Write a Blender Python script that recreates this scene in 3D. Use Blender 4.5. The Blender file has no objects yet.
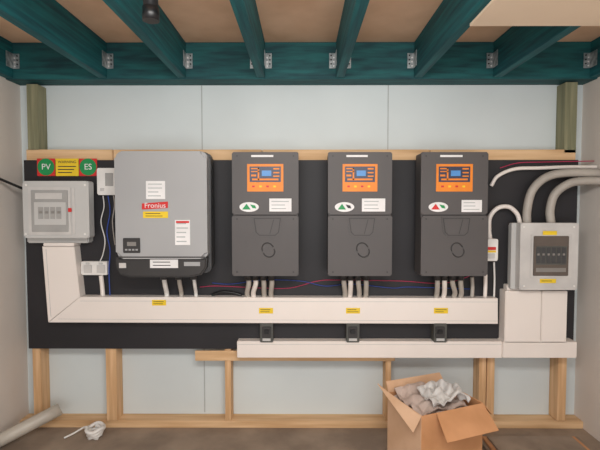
import bpy, bmesh, math, random
from mathutils import Vector, Matrix, noise
random.seed(3)
scn=bpy.context.scene
try: scn.view_settings.view_transform='Standard'
except Exception: pass
# ---------------------------------------------------------------- camera
F=450.0
CAM=Vector((0,-2.6,1.27))
pitch=math.atan(20/F); yaw=math.atan(2/F)
cd=bpy.data.cameras.new('camera'); cam=bpy.data.objects.new('camera',cd)
scn.collection.objects.link(cam); cd.lens=36*F/600; cd.sensor_width=36
cam.location=CAM; cam.rotation_euler=(math.pi/2-pitch,0,yaw); scn.camera=cam
R=cam.rotation_euler.to_matrix()
def P(px,py,y):
    """photo measurement -> metric position on the vertical plane Y=y"""
    d=R@Vector(((px-300)/F,-(py-225)/F,-1))
    return CAM+d*((y-CAM.y)/d.y)
# ---------------------------------------------------------------- materials
def lin(c):
    return tuple(((v/255)/12.92 if v/255<=0.04045 else ((v/255+0.055)/1.055)**2.4) for v in c)+(1,)
def mat(name,c,rough=0.6,metal=0,c2=None,scale=8,stretch=(1,1,1),bump=0,detail=4,coat=0,contrast=(0.35,0.65)):
    m=bpy.data.materials.new(name); m.use_nodes=True; nt=m.node_tree; b=nt.nodes['Principled BSDF']
    b.inputs['Roughness'].default_value=rough; b.inputs['Metallic'].default_value=metal
    b.inputs['Coat Weight'].default_value=coat
    if c2 is None: c2=tuple(int(v*0.93) for v in c)
    tc=nt.nodes.new('ShaderNodeTexCoord'); mp=nt.nodes.new('ShaderNodeMapping'); mp.inputs['Scale'].default_value=stretch
    n=nt.nodes.new('ShaderNodeTexNoise'); n.inputs['Scale'].default_value=scale; n.inputs['Detail'].default_value=detail
    r=nt.nodes.new('ShaderNodeValToRGB'); r.color_ramp.elements[0].position=contrast[0]; r.color_ramp.elements[1].position=contrast[1]
    r.color_ramp.elements[0].color=lin(c2); r.color_ramp.elements[1].color=lin(c)
    L=nt.links.new
    L(tc.outputs['Object'],mp.inputs[0]); L(mp.outputs[0],n.inputs['Vector']); L(n.outputs['Fac'],r.inputs[0]); L(r.outputs[0],b.inputs['Base Color'])
    if bump:
        bn=nt.nodes.new('ShaderNodeBump'); bn.inputs['Strength'].default_value=bump; bn.inputs['Distance'].default_value=0.004
        L(n.outputs['Fac'],bn.inputs['Height']); L(bn.outputs[0],b.inputs['Normal'])
    return m
M={}
M['wall']=mat('wall_sheet',(211,219,220),0.7,scale=1.5,c2=(203,210,211))
M['wallside']=mat('wall_side_sheet',(226,217,209),0.7,scale=1.5,c2=(217,208,200))
M['joint']=mat('sheet_joint',(180,184,184),0.7)
M['floor']=mat('concrete',(160,142,125),0.85,scale=5,c2=(132,116,102),bump=0.3,detail=8)
M['ply']=mat('particle_board',(240,200,168),0.8,scale=5,c2=(226,184,150),detail=8)
M['cream']=mat('ceiling_sheet',(250,228,202),0.75,scale=2,c2=(244,222,196))
M['green']=mat('treated_joist',(18,108,114),0.7,scale=4,stretch=(14,0.7,14),c2=(6,72,82),detail=6,bump=0.2)
M['greenx']=mat('treated_ledger',(20,94,96),0.7,scale=4,stretch=(1.2,14,9),c2=(6,58,66),detail=6,bump=0.2)
M['pine']=mat('pine',(226,188,146),0.7,scale=3,stretch=(12,12,0.8),c2=(200,158,114),detail=5,bump=0.15)
M['pinex']=mat('pine_horizontal',(226,190,148),0.7,scale=3,stretch=(0.8,12,12),c2=(202,162,118),detail=5,bump=0.15)
M['greypine']=mat('weathered_stud',(150,146,116),0.8,scale=3,stretch=(12,12,0.8),c2=(118,118,92),detail=5)
M['board']=mat('black_board',(36,34,38),0.6,scale=3,c2=(28,27,31))
M['duct']=mat('duct_pvc',(238,229,223),0.4,scale=2,c2=(233,224,217))
M['white']=mat('white_plastic',(235,232,228),0.4)
M['grey']=mat('grey_enclosure',(196,195,193),0.45,scale=3,c2=(189,188,186))
M['greyl']=mat('grey_light',(206,203,200),0.45)
M['conduit']=mat('grey_conduit',(182,174,165),0.5)
M['fgrey']=mat('inverter_cover_grey',(166,166,167),0.45,scale=2,c2=(159,159,160))
M['fdark']=mat('inverter_back_dark',(66,66,68),0.5)
M['steel']=mat('charcoal_powdercoat',(84,80,80),0.55,scale=2,c2=(79,75,75))
M['steeld']=mat('charcoal_dark',(54,52,52),0.55)
M['black']=mat('black_plastic',(20,20,22),0.4)
M['tint']=mat('tinted_window',(96,86,79),0.12,coat=0.5)
M['clear']=mat('window_smoke',(166,165,163),0.15,coat=0.5)
M['inner']=mat('breaker_behind_window',(138,134,130),0.4)
M['orange']=mat('orange_panel',(238,136,34),0.5)
M['lcd']=mat('lcd_blue',(90,150,215),0.2)
M['navy']=mat('navy_panel',(54,56,80),0.4)
M['yellow']=mat('yellow_label',(245,208,40),0.5)
M['red']=mat('red_label',(214,40,40),0.5)
M['gsign']=mat('green_sign',(20,145,78),0.5)
M['paper']=mat('paper_label',(238,236,236),0.6)
M['ink']=mat('ink',(50,48,50),0.6)
M['gal']=mat('galvanised',(195,202,204),0.35,metal=0.5,scale=40,c2=(130,140,145))
M['card']=mat('cardboard',(212,156,112),0.85,scale=6,c2=(194,140,96))
M['cardin']=mat('cardboard_inner',(222,184,152),0.85,scale=6,c2=(208,168,134))
M['pack']=mat('packing_paper',(204,186,176),0.8,scale=6,c2=(182,162,152))
M['pipe']=mat('pvc_pipe',(196,188,176),0.4)
M['blue']=mat('blue_wire',(50,80,170),0.5)
M['redw']=mat('red_wire',(190,50,90),0.5)
M['olive']=mat('isolator_body',(82,82,78),0.5)
# ---------------------------------------------------------------- builders
def link(o,parent=None):
    scn.collection.objects.link(o)
    if parent is not None:
        o.parent=parent; o.matrix_parent_inverse=Matrix.Translation(parent.location).inverted()
    return o
def group(name,loc):
    e=bpy.data.objects.new(name,None); e.empty_display_size=0.05; e.location=loc
    scn.collection.objects.link(e); return e
def finish(name,bm,m,parent=None,smooth=False,mats=None):
    vs=[v.co for v in bm.verts]
    c=Vector([(min(v[i] for v in vs)+max(v[i] for v in vs))/2 for i in range(3)])
    bmesh.ops.translate(bm,verts=bm.verts,vec=-c)
    bmesh.ops.recalc_face_normals(bm,faces=bm.faces)
    me=bpy.data.meshes.new(name); bm.to_mesh(me); bm.free()
    for x in (mats or [m]): me.materials.append(x)
    if smooth:
        for p in me.polygons: p.use_smooth=True
    o=bpy.data.objects.new(name,me); o.location=c
    return link(o,parent)
def box(name,a,b,m,bevel=0.0,parent=None,rot=None):
    bm=bmesh.new(); bmesh.ops.create_cube(bm,size=1)
    a=Vector(a);b=Vector(b); s=b-a
    for v in bm.verts: v.co=Vector((v.co.x*abs(s.x),v.co.y*abs(s.y),v.co.z*abs(s.z)))
    if bevel>0: bmesh.ops.bevel(bm,geom=bm.edges[:],offset=min(bevel,min(abs(s.x),abs(s.y),abs(s.z))*0.45),segments=2,affect='EDGES')
    if rot is not None: bmesh.ops.rotate(bm,verts=bm.verts,matrix=rot)
    bmesh.ops.translate(bm,verts=bm.verts,vec=(a+b)/2)
    return finish(name,bm,m,parent)
def pbox(name,r,yf,yb,m,bevel=0.0,parent=None):
    x0,y0,x1,y1=r; mx=(x0+x1)/2; my=(y0+y1)/2
    return box(name,(P(x0,my,yf).x,yf,P(mx,y1,yf).z),(P(x1,my,yf).x,yb,P(mx,y0,yf).z),m,bevel,parent)
def prism(name,pts,yf,yb,m,bevel=0.0,parent=None,seg=2):
    bm=bmesh.new()
    f=[bm.verts.new((x,yf,z)) for x,z in pts]; bk=[bm.verts.new((x,yb,z)) for x,z in pts]
    ff=bm.faces.new(f); bm.faces.new(bk[::-1]); n=len(pts)
    for i in range(n): bm.faces.new((f[i],bk[i],bk[(i+1)%n],f[(i+1)%n]))
    if bevel>0:
        bmesh.ops.bevel(bm,geom=list(ff.edges),offset=bevel,segments=seg,affect='EDGES')
    return finish(name,bm,m,parent)
def rr(r,yf,rad,n=5):
    x0,y0,x1,y1=r; mx=(x0+x1)/2; my=(y0+y1)/2
    X0=P(x0,my,yf).x; X1=P(x1,my,yf).x; Z0=P(mx,y1,yf).z; Z1=P(mx,y0,yf).z
    out=[]
    for cx,cz,a0 in ((X1-rad,Z1-rad,0),(X0+rad,Z1-rad,90),(X0+rad,Z0+rad,180),(X1-rad,Z0+rad,270)):
        for i in range(n+1):
            a=math.radians(a0+90*i/n); out.append((cx+rad*math.cos(a),cz+rad*math.sin(a)))
    return out
def rbox(name,r,yf,yb,rad,m,bevel=0.004,parent=None,seg=2):
    return prism(name,rr(r,yf,rad),yf,yb,m,bevel,parent,seg)
def pp(pts,yf): return [(P(x,y,yf).x,P(x,y,yf).z) for x,y in pts]
def cyl(name,p0,p1,r,m,parent=None,n=20,r2=None):
    p0=Vector(p0);p1=Vector(p1); d=p1-p0
    bm=bmesh.new(); bmesh.ops.create_cone(bm,cap_ends=True,segments=n,radius1=r,radius2=r if r2 is None else r2,depth=d.length)
    q=Vector((0,0,1)).rotation_difference(d.normalized())
    bmesh.ops.rotate(bm,verts=bm.verts,matrix=q.to_matrix()); bmesh.ops.translate(bm,verts=bm.verts,vec=(p0+p1)/2)
    o=finish(name,bm,m,parent)
    for p in o.data.polygons: p.use_smooth=len(p.vertices)==4
    return o
def catmull(pts,k=8):
    pts=[Vector(p) for p in pts]
    if len(pts)==2: return [pts[0].lerp(pts[1],i/k) for i in range(k+1)]
    q=[pts[0]*2-pts[1]]+pts+[pts[-1]*2-pts[-2]]; out=[]
    for i in range(1,len(q)-2):
        a,b,c,d=q[i-1:i+3]
        for j in range(k):
            t=j/k
            out.append(0.5*((2*b)+(c-a)*t+(2*a-5*b+4*c-d)*t*t+(3*b-a-3*c+d)*t**3))
    out.append(pts[-1]); return out
def tube(name,pts,r,m,parent=None,k=8,n=10,ridge=0.0):
    c=catmull(pts,k*(5 if ridge else 1)); bm=bmesh.new(); rings=[]
    up=Vector((0.31,0.87,0.13)).normalized()
    for i,p in enumerate(c):
        t=(c[min(i+1,len(c)-1)]-c[max(i-1,0)]).normalized()
        u=up-t*up.dot(t)
        if u.length<1e-3: u=t.orthogonal()
        u.normalize(); up=u; v=t.cross(u)
        rad=r*(1+ridge*(1 if i%2 else -1))
        rings.append([bm.verts.new(p+(u*math.cos(2*math.pi*j/n)+v*math.sin(2*math.pi*j/n))*rad) for j in range(n)])
    for a,b in zip(rings,rings[1:]):
        for j in range(n): bm.faces.new((a[j],a[(j+1)%n],b[(j+1)%n],b[j]))
    bm.faces.new(rings[0][::-1]); bm.faces.new(rings[-1])
    return finish(name,bm,m,parent,smooth=True)
def text(name,s,px,py,y,size,m,parent,align='CENTER'):
    c=bpy.data.curves.new(name,'FONT'); c.body=s; c.size=size; c.align_x=align; c.align_y='CENTER'; c.extrude=0.0005
    c.materials.append(m); o=bpy.data.objects.new(name,c); o.location=P(px,py,y); o.rotation_euler=(math.pi/2,0,0)
    o2=link(o,parent); return o2
def sticker(name,r,y,m,parent,lines=0,ink='ink'):
    pbox(name,r,y-0.002,y,M[m],0,parent)
    x0,y0,x1,y1=r
    for i in range(lines):
        yy=y0+(y1-y0)*(i+0.8)/(lines+0.6); hh=(y1-y0)/(lines+0.6)*0.12
        xe=x1-(x1-x0)*random.uniform(0.1,0.35)
        pbox(name+'_line_%d'%i,(x0+(x1-x0)*0.1,yy-hh,xe,yy+hh),y-0.0026,y-0.0019,M[ink],0,parent)
# ---------------------------------------------------------------- room
XL,XR=P(26,300,0).x,P(577,300,0).x
YB=-3.6
zjb=P(300,79,-0.13).z; zjt=P(300,42,-0.13).z
box('floor',(XL-0.1,YB,-0.1),(XR+0.1,0.1,0),M['floor'])
box('wall_back',(XL-0.1,0,0),(XR+0.1,0.1,zjt+0.02),M['wall'])
box('wall_left',(XL-0.1,YB,0),(XL,0,zjt+0.02),M['wallside'])
box('wall_right',(XR,YB,0),(XR+0.1,0,zjt+0.02),M['wallside'])
box('ceiling',(XL-0.1,YB,zjt+0.001),(XR+0.1,0.1,zjt+0.02),M['ply'])
for i,px in enumerate((202,388)):
    x=P(px,120,0).x; box('trim_%d'%(i+1),(x-0.003,-0.002,0.05),(x+0.003,0,zjb+0.1),M['joint'])
# ledger + joists
box('ceiling_ledger_beam',(XL,-0.13,zjb),(XR,0,zjt),M['greenx'],0.003)
jz0=zjb+0.006
jx=[XL+0.0225]+[P(p,80,-0.13).x for p in (103,182,261,340,418,497)]+[XR-0.0225]
for i,x in enumerate(jx):
    box('ceiling_joist',(x-0.0225,YB,jz0),(x+0.0225,-0.131,zjt),M['green'],0.002)
    g=group('joist_hanger',(x,-0.14,jz0+0.08))
    for s in (-1,1):
        if (i==0 and s<0) or (i==7 and s>0): continue
        xa=x+s*0.0245; h0=jz0+0.05; h1=jz0+0.13
        box('side_strap',(xa-0.0012,-0.19,h0),(xa+0.0012,-0.133,h1),M['gal'],0,g)
        box('flange',(min(xa,xa+s*0.034),-0.1335,h0),(max(xa,xa+s*0.034),-0.131,h1),M['gal'],0,g)
        for k in range(6):
            cyl('nail_%d'%k,(xa+s*(0.01+0.014*(k%2)),-0.137,h0+0.012+k*0.011),(xa+s*(0.01+0.014*(k%2)),-0.133,h0+0.012+k*0.011),0.0045,M['steeld' if k%2 else 'paper'],g,8)
yS=-0.86
box('ceiling_panel',(0.635,YB,jz0-0.011),(XR,yS,jz0-0.001),M['cream'],0.001)
pz=P(151,21,-1.2)
g=group('hanging_black_pipe',(pz.x,-1.2,1.95))
cyl('pipe',(pz.x,-1.2,pz.z+0.004),(pz.x,-1.2,zjt),0.022,M['black'],g)
cyl('collar',(pz.x,-1.2,pz.z),(pz.x,-1.2,pz.z+0.04),0.025,M['black'],g)
# timber frame
g=group('pine_stud_framing',(0,-0.05,0.6))
yF=-0.09
def vstud(x0,x1,y0,y1,m='pine',f=yF):
    a=P(x0,y1,f);b=P(x1,y0,f); xs=(P(x0,(y0+y1)/2,f).x,P(x1,(y0+y1)/2,f).x)
    box('stud',(xs[0],f,a.z),(xs[1],-0.001,b.z),M[m],0.002,g)
zz=P(300,421,yF).z
for x0,x1 in ((33,41),(106,116.5),(225,231),(385.5,391),(479,486),(487,494.5),(558,566.5)):
    vstud(x0,x1,340,421)
box('bottom_plate',(XL,yF,0),(XR,-0.001,zz-0.0005),M['pinex'],0.002,g)
vstud(27,38,84,150,'greypine'); vstud(565,577,82,153,'greypine')
for a,b in ((26,113),(113,262),(262,430),(430,576)):
    pbox('top_nogging',(a+0.4,149.5,b-0.4,170),yF,-0.001,M['pinex'],0.002,g)
pbox('lower_nogging',(195,351,395,361),yF-0.009,yF-0.0005,M['pinex'],0.002,g)
yb=-0.10
box('black_backing_board',(P(26,250,yb).x,yb,P(300,349,yb).z),(P(576,250,yb).x,yF-0.0005,P(300,160,yb).z),M['board'],0.001)
# ---------------------------------------------------------------- trunking
def seam(p0,p1,y,parent,w=0.0012,m='joint'):
    a=P(*p0,y);b=P(*p1,y); d=(b-a).normalized(); n=Vector((-d.z,0,d.x))*w
    prism('seam',[((a+n).x,(a+n).z),((b+n).x,(b+n).z),((b-n).x,(b-n).z),((a-n).x,(a-n).z)],y-0.0008,y+0.001,M[m],0,parent)
yd=-0.165
g=group('cable_trunking',P(270,310,-0.15))
prism('channel',pp([(80,297),(498,298.5),(498,324),(48.5,322.5)],yd),yd,yb,M['duct'],0.003,g)
seam((80,301),(497,302),yd,g,0.0007); seam((58,319),(497,321),yd,g,0.0007)
for x,yy in ((159,303),(266,311),(353,311),(441,311)):
    sticker('warning_label',(x-7,yy-3,x+7,yy+2.5),yd,'yellow',g,2)
g=group('cable_trunking',P(60,280,-0.15))
prism('riser',pp([(42,246.5),(74,246.5),(79.7,297),(48,322.3)],yd),yd,yb,M['duct'],0.003,g)
seam((46,249),(51,317),yd,g,0.0007)
g=group('cable_trunking',P(370,350,-0.15)); yl=-0.16
pbox('lower_channel',(237,341.5,502.5,358),yl,yb,M['duct'],0.003,g)
seam((238,344.5),(502,344.5),yl,g,0.0007)
yv=-0.175
pbox('riser_wide',(505,291,541,345),yv,yb,M['duct'],0.003,g)
pbox('riser_wide_collar',(507,285,541,300),-0.148,yb,M['duct'],0.003,g)
pbox('riser_narrow',(541.5,291,567,345),yv,yb,M['duct'],0.003,g)
pbox('riser_foot',(503,342,577,358),yv-0.003,yb,M['duct'],0.003,g)
for x in (266.5,353,440.5):
    g=group('circuit_breaker_isolator',P(x,332,-0.14))
    pbox('body',(x-6.5,323.6,x+6.5,342.6),-0.168,yb,M['olive'],0.003,g)
    pbox('face',(x-4.5,327,x+4.5,338),-0.178,-0.166,M['steeld'],0.002,g)
    pbox('toggle',(x-2.5,330,x+2.5,334),-0.188,-0.176,M['black'],0.002,g)
    pbox('rating_label',(x-4,338.5,x+4,341),-0.170,-0.167,M['grey'],0,g)
# ---------------------------------------------------------------- left DC isolator enclosure
g=group('dc_isolator_enclosure',P(55,212,-0.17)); ye=-0.215
pbox('base',(26,184,88,243),-0.16,yb,M['grey'],0.006,g)
rbox('cover',(23,181,89,238),ye,-0.158,0.012,M['grey'],0.006,g)
pbox('door_frame',(28,187,71,235),ye-0.006,ye+0.001,M['greyl'],0.004,g)
pbox('window',(31,190,68,232),ye-0.009,ye-0.004,M['clear'],0.003,g)
pbox('din_cover',(34,202,66,225),ye-0.0098,ye-0.008,M['grey'],0.001,g)
for k in range(4):
    pbox('breaker_%d'%k,(38+k*6,207,43.2+k*6,219),ye-0.011,ye-0.0095,M['clear'],0.001,g)
    pbox('lever_%d'%k,(39+k*6,211,42+k*6,213.5),ye-0.013,ye-0.0105,M['inner'],0.001,g)
pbox('hinge',(72,188,75,234),ye-0.003,ye+0.001,M['greyl'],0.001,g)
sticker('danger_label',(68,208,71.5,212),ye-0.006,'red',g)
sticker('rating_sticker',(35,193,62,199),ye-0.009,'greyl',g)
for x,y in ((26,185),(85,185),(26,234),(85,234)):
    a=P(x,y,ye); cyl('screw',a+Vector((0,-0.002,0)),a,0.006,M['white'],g,12)
pbox('outlet_adaptor',(43,243,74,246.2),-0.178,yb,M['duct'],0.003,g)
a=P(26,190,-0.15)
tube('black_cable',[(XL+0.008,-0.8,P(10,172,-0.5).z+0.12),(XL+0.008,-0.5,P(0,163,-0.35).z+0.02),(XL+0.008,-0.3,P(10,174,-0.25).z),a,],0.007,M['black'])
def roundsign(t,px):
    g=group('solar_warning_sign',P(px,167,yb-0.002))
    pbox('plate',(px-9,158.5,px+9,176),yb-0.003,yb,M['red'],0.001,g)
    c=P(px,167,yb-0.003); cyl('disc',c+Vector((0,-0.001,0)),c,0.047,M['gsign'],g,32)
    text('letters',t,px,167,yb-0.0045,0.046,M['paper'],g)
roundsign('PV',46); roundsign('ES',88)
g=group('shutdown_notice',P(66,167,yb))
pbox('plate',(55.5,158.5,78.5,176),yb-0.003,yb,M['yellow'],0.001,g)
text('heading','WARNING',67,162,yb-0.0035,0.021,M['ink'],g)
for i in range(3): pbox('line_%d'%i,(58,166+i*3,76-i*2,166.9+i*3),yb-0.004,yb-0.0029,M['ink'],0,g)
g=group('energy_meter',P(106,181,-0.12))
rbox('case',(97,168,116,195),-0.14,yb,0.008,M['white'],0.004,g)
pbox('display',(105,173,113,186),-0.142,-0.139,M['clear'],0.001,g)
pbox('button',(100,188,104,191),-0.143,-0.139,M['greyl'],0.001,g)
def wire(name,pts,r,m,y=None,k=8):
    return tube(name,[P(a,b,c) for a,b,c in pts],r,M[m],None,k)
wire('white_cable',[(103,195.4,-.12),(104,207,-.115),(101,222,-.115),(105,240,-.115),(103,254,-.115),(100,261.5,-.115)],0.003,'white')
wire('blue_cable',[(108,195.4,-.12),(110,212,-.11),(107,232,-.11),(110,250,-.11),(109,270,-.11),(110,296,-.12)],0.003,'blue')
wire('grey_cable',[(113.5,195.4,-.12),(114.5,206,-.11),(112.5,222,-.11),(115,245,-.11)],0.003,'conduit')
g=group('power_outlet',P(94,268,-0.12))
rbox('plate',(81,261.5,107,275),-0.13,yb,0.006,M['white'],0.004,g)
for x in (87.5,100.5):
    pbox('socket',(x-4,265,x+4,273),-0.136,-0.128,M['greyl'],0.002,g)
    pbox('rocker',(x-2,262.6,x+2,264.4),-0.134,-0.128,M['grey'],0.001,g)
wire('outlet_conduit',[(101,275.5,-.12),(102,284,-.12),(103,296.4,-.125)],0.012,'duct')
# ---------------------------------------------------------------- string inverter (light grey)
g=group('solar_inverter',P(161,213,-0.2)); yf=-0.325
rbox('chassis',(120,155,211,270),-0.2,yb,0.03,M['fdark'],0.006,g)
rbox('mid_body',(117,152,211,273),-0.265,-0.199,0.035,M['fdark'],0.008,g)
rbox('front_cover',(115,151,207,259),yf,-0.262,0.035,M['fgrey'],0.016,g,4)
prism('lower_cover',pp([(115,258),(207,258),(206,268),(201,275),(190,277.5),(130,277.5),(120,275),(116,268)],yf+0.012),yf+0.012,-0.262,M['steeld'],0.008,g,3)
for k in range(9):
    yy=165+k*10
    pbox('vent_fin_%d'%k,(205,yy,211.5,yy+4),-0.255,-0.21,M['black'],0.001,g)
sticker('rating_plate',(146,181,165,199),yf,'paper',g,4,'joint')
prism('logo_badge',pp([(142,203.5),(168,201.5),(168,208),(142,209.5)],yf),yf-0.002,yf,M['red'],0,g)
text('logo_text','Fronius',155,205.6,yf-0.0025,0.036,M['paper'],g)
sticker('warning_label',(143,211.5,168,218),yf,'yellow',g,2)
sticker('wiring_label',(175,220,190,245),yf,'paper',g,5,'joint')
pbox('wiring_label_header',(176,221,189,223),yf-0.0035,yf-0.0015,M['red'],0,g)
rbox('display_bezel',(123,238,140,253),yf-0.004,yf+0.001,0.004,M['steeld'],0.002,g)
pbox('display_lcd',(127,242,136,246),yf-0.0055,yf-0.003,M['inner'],0.0,g)
for k in range(4): pbox('key_%d'%k,(125+k*3.5,249,127.3+k*3.5,250.6),yf-0.0055,yf-0.003,M['fgrey'],0,g)
pbox('cover_groove',(118,256.5,205,257.8),yf-0.0006,yf+0.001,M['steeld'],0,g)
sticker('serial_label',(150,259.5,178,268),yf+0.012,'paper',g,2)
sticker('side_logo',(184,262,200,266),yf+0.012,'fgrey',g)
sticker('cover_label',(119,263,126,268),yf+0.012,'greyl',g)
for x,r,m in ((163,0.013,'white'),(178,0.012,'conduit'),(193,0.010,'white')):
    a=P(x,276,-0.2)
    cyl('cable_gland',(a.x,-0.19,a.z-0.02),(a.x,-0.19,a.z+0.03),r+0.006,M['fdark'],g,12)
    tube('inverter_conduit',[(a.x,-0.19,a.z+0.01),(a.x+0.004,-0.185,a.z-0.04),(a.x,-0.14,P(x,292,-0.14).z),(a.x,-0.135,P(x,296.8,-0.135).z)],r,M[m],g)
# ---------------------------------------------------------------- battery inverters (charcoal)
def batt(x0,x1,seed):
    cx=(x0+x1)/2; yf=-0.285; s=(x1-x0)/66.0
    g=group('battery_inverter',P(cx,214,-0.19))
    off=(cx-302)*0.03
    rbox('chassis',(x0+2-off,154,x1-2-off,273),-0.16,yb,0.006,M['steeld'],0.003,g)
    rbox('case',(x0+1-off*0.3,152.5,x1-1-off*0.3,275.5),-0.268,-0.159,0.010,M['steel'],0.006,g)
    rbox('upper_cover',(x0,152,x1,214.6),yf,-0.266,0.008,M['steel'],0.008,g,3)
    rbox('lower_cover',(x0,215.6,x1,276),yf,-0.266,0.008,M['steel'],0.008,g,3)
    X=lambda v: cx+v*s
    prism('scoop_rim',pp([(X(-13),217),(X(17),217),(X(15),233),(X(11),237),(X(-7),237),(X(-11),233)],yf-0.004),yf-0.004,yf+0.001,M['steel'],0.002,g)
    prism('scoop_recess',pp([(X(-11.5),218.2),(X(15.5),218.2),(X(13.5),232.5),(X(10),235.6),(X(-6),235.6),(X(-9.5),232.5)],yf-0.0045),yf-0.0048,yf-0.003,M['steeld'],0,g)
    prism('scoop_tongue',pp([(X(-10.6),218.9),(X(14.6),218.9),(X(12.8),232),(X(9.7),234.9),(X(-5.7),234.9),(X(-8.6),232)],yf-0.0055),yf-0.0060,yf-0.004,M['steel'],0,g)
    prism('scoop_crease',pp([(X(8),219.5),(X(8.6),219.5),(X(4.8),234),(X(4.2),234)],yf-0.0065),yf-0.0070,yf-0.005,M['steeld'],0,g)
    c=P(X(3),250,yf)
    for k,a0 in enumerate((20,200)):
        pts=[]
        for i in range(9):
            t=math.radians(a0+i*22); r=0.040*(1-0.07*i)
            pts.append(c+Vector((r*math.cos(t)+0.012*(1 if k else -1),-0.0005,r*math.sin(t)*1.15)))
        tube('emblem_arc_%d'%k,pts,0.0032,M['steeld'],g,3,6)
    pbox('control_panel',(X(-18),164,X(18),191.5),yf-0.002,yf,M['orange'],0,g)
    pbox('display_surround',(X(-15.5),166.5,X(15.5),182),yf-0.003,yf-0.0015,M['navy'],0,g)
    pbox('display_lcd',(X(-3.5),170.5,X(6),176),yf-0.0045,yf-0.0025,M['lcd'],0,g)
    for k,(a,b,c2,d) in enumerate(((-14,168,-6,169.2),(-14,171,-6,172),(-13,178.5,13,180.3),(8,168,14,169.5),(8,172,14,173.3),(8,175.5,14,176.8),(-7.5,168,-6,180),(-14,174.5,-9,176.4))):
        pbox('panel_mark_%d'%k,(X(a),b,X(c2),d),yf-0.0042,yf-0.0025,M['orange'],0,g)
    for k in range(4):
        pbox('panel_button_%d'%k,(X(-13+k*7),185.5,X(-10.5+k*7),187.3),yf-0.0035,yf-0.0015,M['yellow' if k%2 else 'red'],0,g)
    sticker('top_sticker',(X(-14),155,X(8),157),yf,'paper',g)
    r=((X(4),198.5,X(26),211.5),(X(2),198.5,X(26),211.5),(X(7),200,X(27),212))[seed]
    sticker('approval_sticker',r,yf,'paper',g,3,'joint')
    c=P(X(-16),207,yf)
    prism('origin_badge',[(c.x+0.050*math.cos(t),c.z+0.025*math.sin(t)) for t in [i*math.pi/12 for i in range(24)]],yf-0.0015,yf,M['paper'],0,g)
    prism('origin_emblem',pp([(X(-23),209.5),(X(-18.5),203.8),(X(-14.5),209.5)],yf-0.002),yf-0.003,yf-0.001,M[('gsign','gsign','red')[seed]],0,g)
    prism('origin_emblem_b',pp([(X(-15),204.5),(X(-10),205.5),(X(-9),208.5),(X(-12.5),208)],yf-0.002),yf-0.003,yf-0.001,M[('gsign','ink','gsign')[seed]],0,g)
    for xx,yy in ((-28,219),(28,219),(-28,272),(28,272),(-28,156),(28,156)):
        a=P(X(xx),yy,yf); cyl('screw',a+Vector((0,-0.002,0)),a,0.004,M['steeld'],g,10)
    for k,xx in enumerate((-17,-10,-2,6)):
        a=P(X(xx),276,-0.19)
        cyl('cable_gland_%d'%k,(a.x,-0.19,a.z-0.022),(a.x,-0.19,a.z+0.03),0.018,M['steeld'],g,12)
        j=random.uniform(-1.5,1.5)
        b=P(X(xx)+j,297,-0.135)
        tube('inverter_conduit_%d'%k,[(a.x,-0.19,a.z),(a.x+0.003,-0.185,a.z-0.04),(b.x,-0.15,b.z+0.03),(b.x,-0.135,b.z)],0.0135,M['conduit' if k!=1 else 'duct'],g)
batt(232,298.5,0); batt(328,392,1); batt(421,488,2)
wire('red_cable',[(200,287,-.104),(215,286,-.104),(240,287,-.104),(262,288,-.104),(290,288,-.104),(318,281,-.104),(340,280,-.104),(400,281,-.104),(445,283,-.104),(478,272,-.104),(483,264,-.104)],0.0022,'redw')
wire('blue_cable',[(212,283,-.113),(232,284,-.113),(262,280,-.113),(300,281,-.113),(325,286,-.113),(352,284,-.113),(392,288,-.113),(410,287,-.113),(470,289,-.113)],0.002,'blue')
wire('black_wire_bundle',[(212,295,-.118),(222,292,-.12),(234,293,-.12),(242,295.5,-.12)],0.008,'black')
# ---------------------------------------------------------------- right switchboard
g=group('switchboard_enclosure',P(545,256,-0.18)); ye=-0.225
rbox('base',(512,225,573,287),-0.15,yb,0.006,M['grey'],0.003,g)
rbox('cover',(520,223,578,290),ye,-0.17,0.008,M['greyl'],0.006,g)
rbox('rear_cover',(511,223,575,289),-0.175,-0.145,0.008,M['grey'],0.003,g)
pbox('window_frame',(531,234,572,278),ye-0.005,ye+0.001,M['greyl'],0.003,g)
pbox('window',(533.5,236,569,276),ye-0.009,ye-0.003,M['tint'],0.003,g)
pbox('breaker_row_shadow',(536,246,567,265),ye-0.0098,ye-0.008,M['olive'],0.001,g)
for k in range(6):
    pbox('breaker_%d'%k,(536.5+k*5.1,247.5,540.6+k*5.1,263.5),ye-0.011,ye-0.009,M['fdark'],0.001,g)
    pbox('lever_%d'%k,(537.4+k*5.1,253.5,539.6+k*5.1,255.5),ye-0.013,ye-0.010,M['inner'],0.0,g)
pbox('circuit_chart',(536,268,566,272),ye-0.010,ye-0.008,M['inner'],0.0,g)
sticker('warning_label_top',(543,231,557,235),ye-0.005,'yellow',g)
sticker('warning_label_bottom',(540,279,556,283),ye,'yellow',g,1)
for x,y in ((524,227),(574,227),(524,286),(574,286)):
    a=P(x,y,ye); cyl('screw',a+Vector((0,-0.002,0)),a,0.005,M['white'],g,12)
def cond(name,pts,r,m='conduit',ridge=0.05):
    return tube(name,pts,r,M[m],None,8,12,ridge)
cond('flexible_conduit',[P(527,223.5,-.155),P(527,210,-.155),P(532,191,-.16),P(545,178,-.165),P(565,173,-.17),(XR-0.001,-0.19,P(597,173,-.19).z)],0.022)
cond('flexible_conduit',[P(551,223.5,-.155),P(550,210,-.16),P(555,194,-.17),P(568,184,-.18),P(583,181,-.19),(XR-0.001,-0.21,P(598,181,-.21).z)],0.022)
cond('flexible_conduit',[P(491,186,-.115),P(498,176,-.12),P(515,169,-.13),P(540,168,-.13),P(570,167,-.13),(XR-0.001,-0.14,P(590,167,-.14).z)],0.010,'duct')
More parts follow.
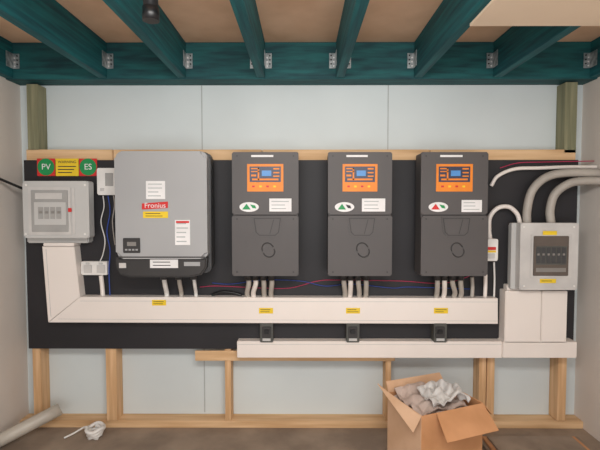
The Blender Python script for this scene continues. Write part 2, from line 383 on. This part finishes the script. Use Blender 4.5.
tube('red_cable',[P(500,168,-.106),P(518,163,-.106),P(545,162,-.106),(XR-0.001,-0.12,P(585,161,-.12).z)],0.0025,M['redw'])
cond('flexible_conduit',[P(520,223.5,-.15),P(517,214,-.15),P(509,207,-.15),P(498,208,-.145),P(490,217,-.14),P(489,230,-.135),P(490,238.5,-.13)],0.012,'duct')
g=group('junction_box',P(491,250,-.13))
rbox('body',(485,239,498,261),-0.165,yb,0.006,M['white'],0.004,g)
sticker('label_red',(487,247,496,250),-0.165,'red',g); sticker('label_yellow',(487,250.5,496,252.5),-0.165,'yellow',g)
pbox('switch',(488,253.5,495,258.5),-0.170,-0.164,M['greyl'],0.002,g)
for x,m in ((472,'conduit'),(485,'duct'),(494,'white')):
    y0=262 if x!=472 else 277
    wire('drop_conduit',[(x,y0,-.135),(x+0.5,(y0+297)/2,-.13),(x,297.2,-.135)],0.0105 if x<490 else .005,m)
# ---------------------------------------------------------------- floor items
def quad(name,c,th,m,parent):
    c=[Vector(v) for v in c]; n=(c[1]-c[0]).cross(c[3]-c[0]).normalized()*th/2
    bm=bmesh.new(); a=[bm.verts.new(v+n) for v in c]; b=[bm.verts.new(v-n) for v in c]
    bm.faces.new(a); bm.faces.new(b[::-1])
    for i in range(4): bm.faces.new((a[i],b[i],b[(i+1)%4],a[(i+1)%4]))
    return finish(name,bm,m,parent)
bc=Vector((0.645,-0.44,0)); rz=Matrix.Rotation(math.radians(22),3,'Z')
W,Dp,H=0.175,0.135,0.33
def B(x,y,z): return bc+rz@Vector((x,y,z))
g=group('cardboard_box',(bc.x,bc.y,0.15))
c4=[(-W,-Dp),(W,-Dp),(W,Dp),(-W,Dp)]
quad('bottom',[B(x,y,0.003) for x,y in c4],0.004,M['card'],g)
for i,nm in enumerate(('front','right','back','left')):
    p,q=c4[i],c4[(i+1)%4]
    quad(nm+'_side',[B(*p,0.002),B(*q,0.002),B(*q,H),B(*p,H)],0.004,M['cardin' if nm=='left' else 'card'],g)
def flap(nm,p,q,p2,q2,m='cardin'):
    quad(nm,[B(*p,H),B(*q,H),B(*q2),B(*p2)],0.004,M[m],g)
flap('front_flap',(-W+0.08,-Dp),(W,-Dp),(-W+0.06,-Dp-0.10,H-0.085),(W+0.0,-Dp-0.10,H-0.085),'card')
flap('left_flap',(-W,Dp),(-W,-Dp),(-W-0.055,Dp+0.01,H+0.05),(-W-0.05,-Dp-0.01,H-0.06),'cardin')
flap('right_flap',(W,-Dp),(W,Dp),(W+0.07,-Dp+0.01,H-0.07),(W+0.07,Dp-0.01,H-0.05),'card')
flap('back_flap',(W,Dp),(-W,Dp),(W-0.02,Dp+0.02,H+0.05),(-W,Dp+0.02,H+0.05),'cardin')
# rumpled sheets of packing laid in the carton
def sheet(nm,cx,cy,hx,hy,z,tilt,seed,m):
    bm=bmesh.new(); bmesh.ops.create_grid(bm,x_segments=28,y_segments=24,size=1)
    for v in bm.verts:
        u,w_=v.co.x,v.co.y
        n=abs(noise.noise(Vector((u*1.6,w_*1.6,seed))))*0.055+noise.noise(Vector((u*4,w_*4,seed)))*0.012
        v.co=B(max(-W+0.008,min(W-0.008,cx+u*hx)),max(-Dp+0.008,min(Dp-0.008,cy+w_*hy)),z+tilt*w_+n-0.02*u*u)
    ext=bmesh.ops.extrude_face_region(bm,geom=bm.faces[:])
    bmesh.ops.translate(bm,verts=[e for e in ext['geom'] if isinstance(e,bmesh.types.BMVert)],vec=(0,0,-0.006))
    finish(nm,bm,M[m],g)
sheet('packing_sheet_lower',0,0,W-0.01,Dp-0.01,0.285,0.01,1.3,'pack')
sheet('packing_sheet_upper',-0.01,0.02,W-0.035,Dp-0.035,0.325,0.03,5.7,'pack')
sheet('packing_card',0.03,-0.03,W-0.075,Dp-0.06,0.365,0.015,9.1,'greyl')
g=group('flattened_carton',(1.15,-0.35,0.02))
for k in range(3):
    box('sheet_%d'%k,(0.95+0.02*k,-0.62,0.001+0.012*k),(1.5-0.03*k,-0.2-0.02*k,0.0125+0.012*k),M['card' if k==1 else 'floor'],0.002,g,None)
p0=Vector(P(60,409,-0.13)); p1=Vector(P(-6,449,-0.33))
g=group('pvc_pipe_offcut',(p0+p1)/2)
dv=(p1-p0).normalized()
p1=Vector((p1.x,p1.y,max(p1.z,0.037)))
tube('pipe',[p0,p1],0.034,M['pipe'],g,4,24)
cyl('bore',p0-dv*0.0008,p0+dv*0.002,0.028,M['steeld'],g)
# small tangle of white cable offcuts
g=group('cable_offcut_coil',(-1.13,-0.22,0.03))
for k in range(4):
    pts=[]
    for i in range(17):
        t=i/16*2*math.pi*0.9+k*1.3
        pts.append((-1.13+(0.028+0.006*k)*math.cos(t),-0.2+(0.03+0.006*k)*math.sin(t),0.012+k*0.014+0.006*math.sin(3*t+k)))
    tube('loop_%d'%k,pts,0.010,M['white'],g,3,8)
tube('tail',[(-1.15,-0.17,0.03),(-1.2,-0.16,0.04),(-1.25,-0.19,0.02),(-1.29,-0.22,0.008)],0.005,M['white'],g)
# ---------------------------------------------------------------- light
w=bpy.data.worlds.new('world'); scn.world=w; w.use_nodes=True
w.node_tree.nodes['Background'].inputs[0].default_value=(0.94,0.97,1,1); w.node_tree.nodes['Background'].inputs[1].default_value=1.2
def area(name,loc,target,size,sy,e,col):
    l=bpy.data.lights.new(name,'AREA'); l.shape='RECTANGLE'; l.size=size; l.size_y=sy; l.energy=e; l.color=col
    o=bpy.data.objects.new(name,l); o.location=loc; o.rotation_euler=(Vector(target)-Vector(loc)).to_track_quat('-Z','Y').to_euler(); scn.collection.objects.link(o)
area('ceiling_work_light',(0,-2.2,1.9),(0,0,0.9),1.2,0.3,27,(1,0.97,0.93))
area('ceiling_fill_light',(0.3,-3.5,0.7),(0,-0.8,2.3),1.6,0.9,19,(1,0.96,0.92))  # unseen fill lamp, added behind the camera to brighten the ceiling
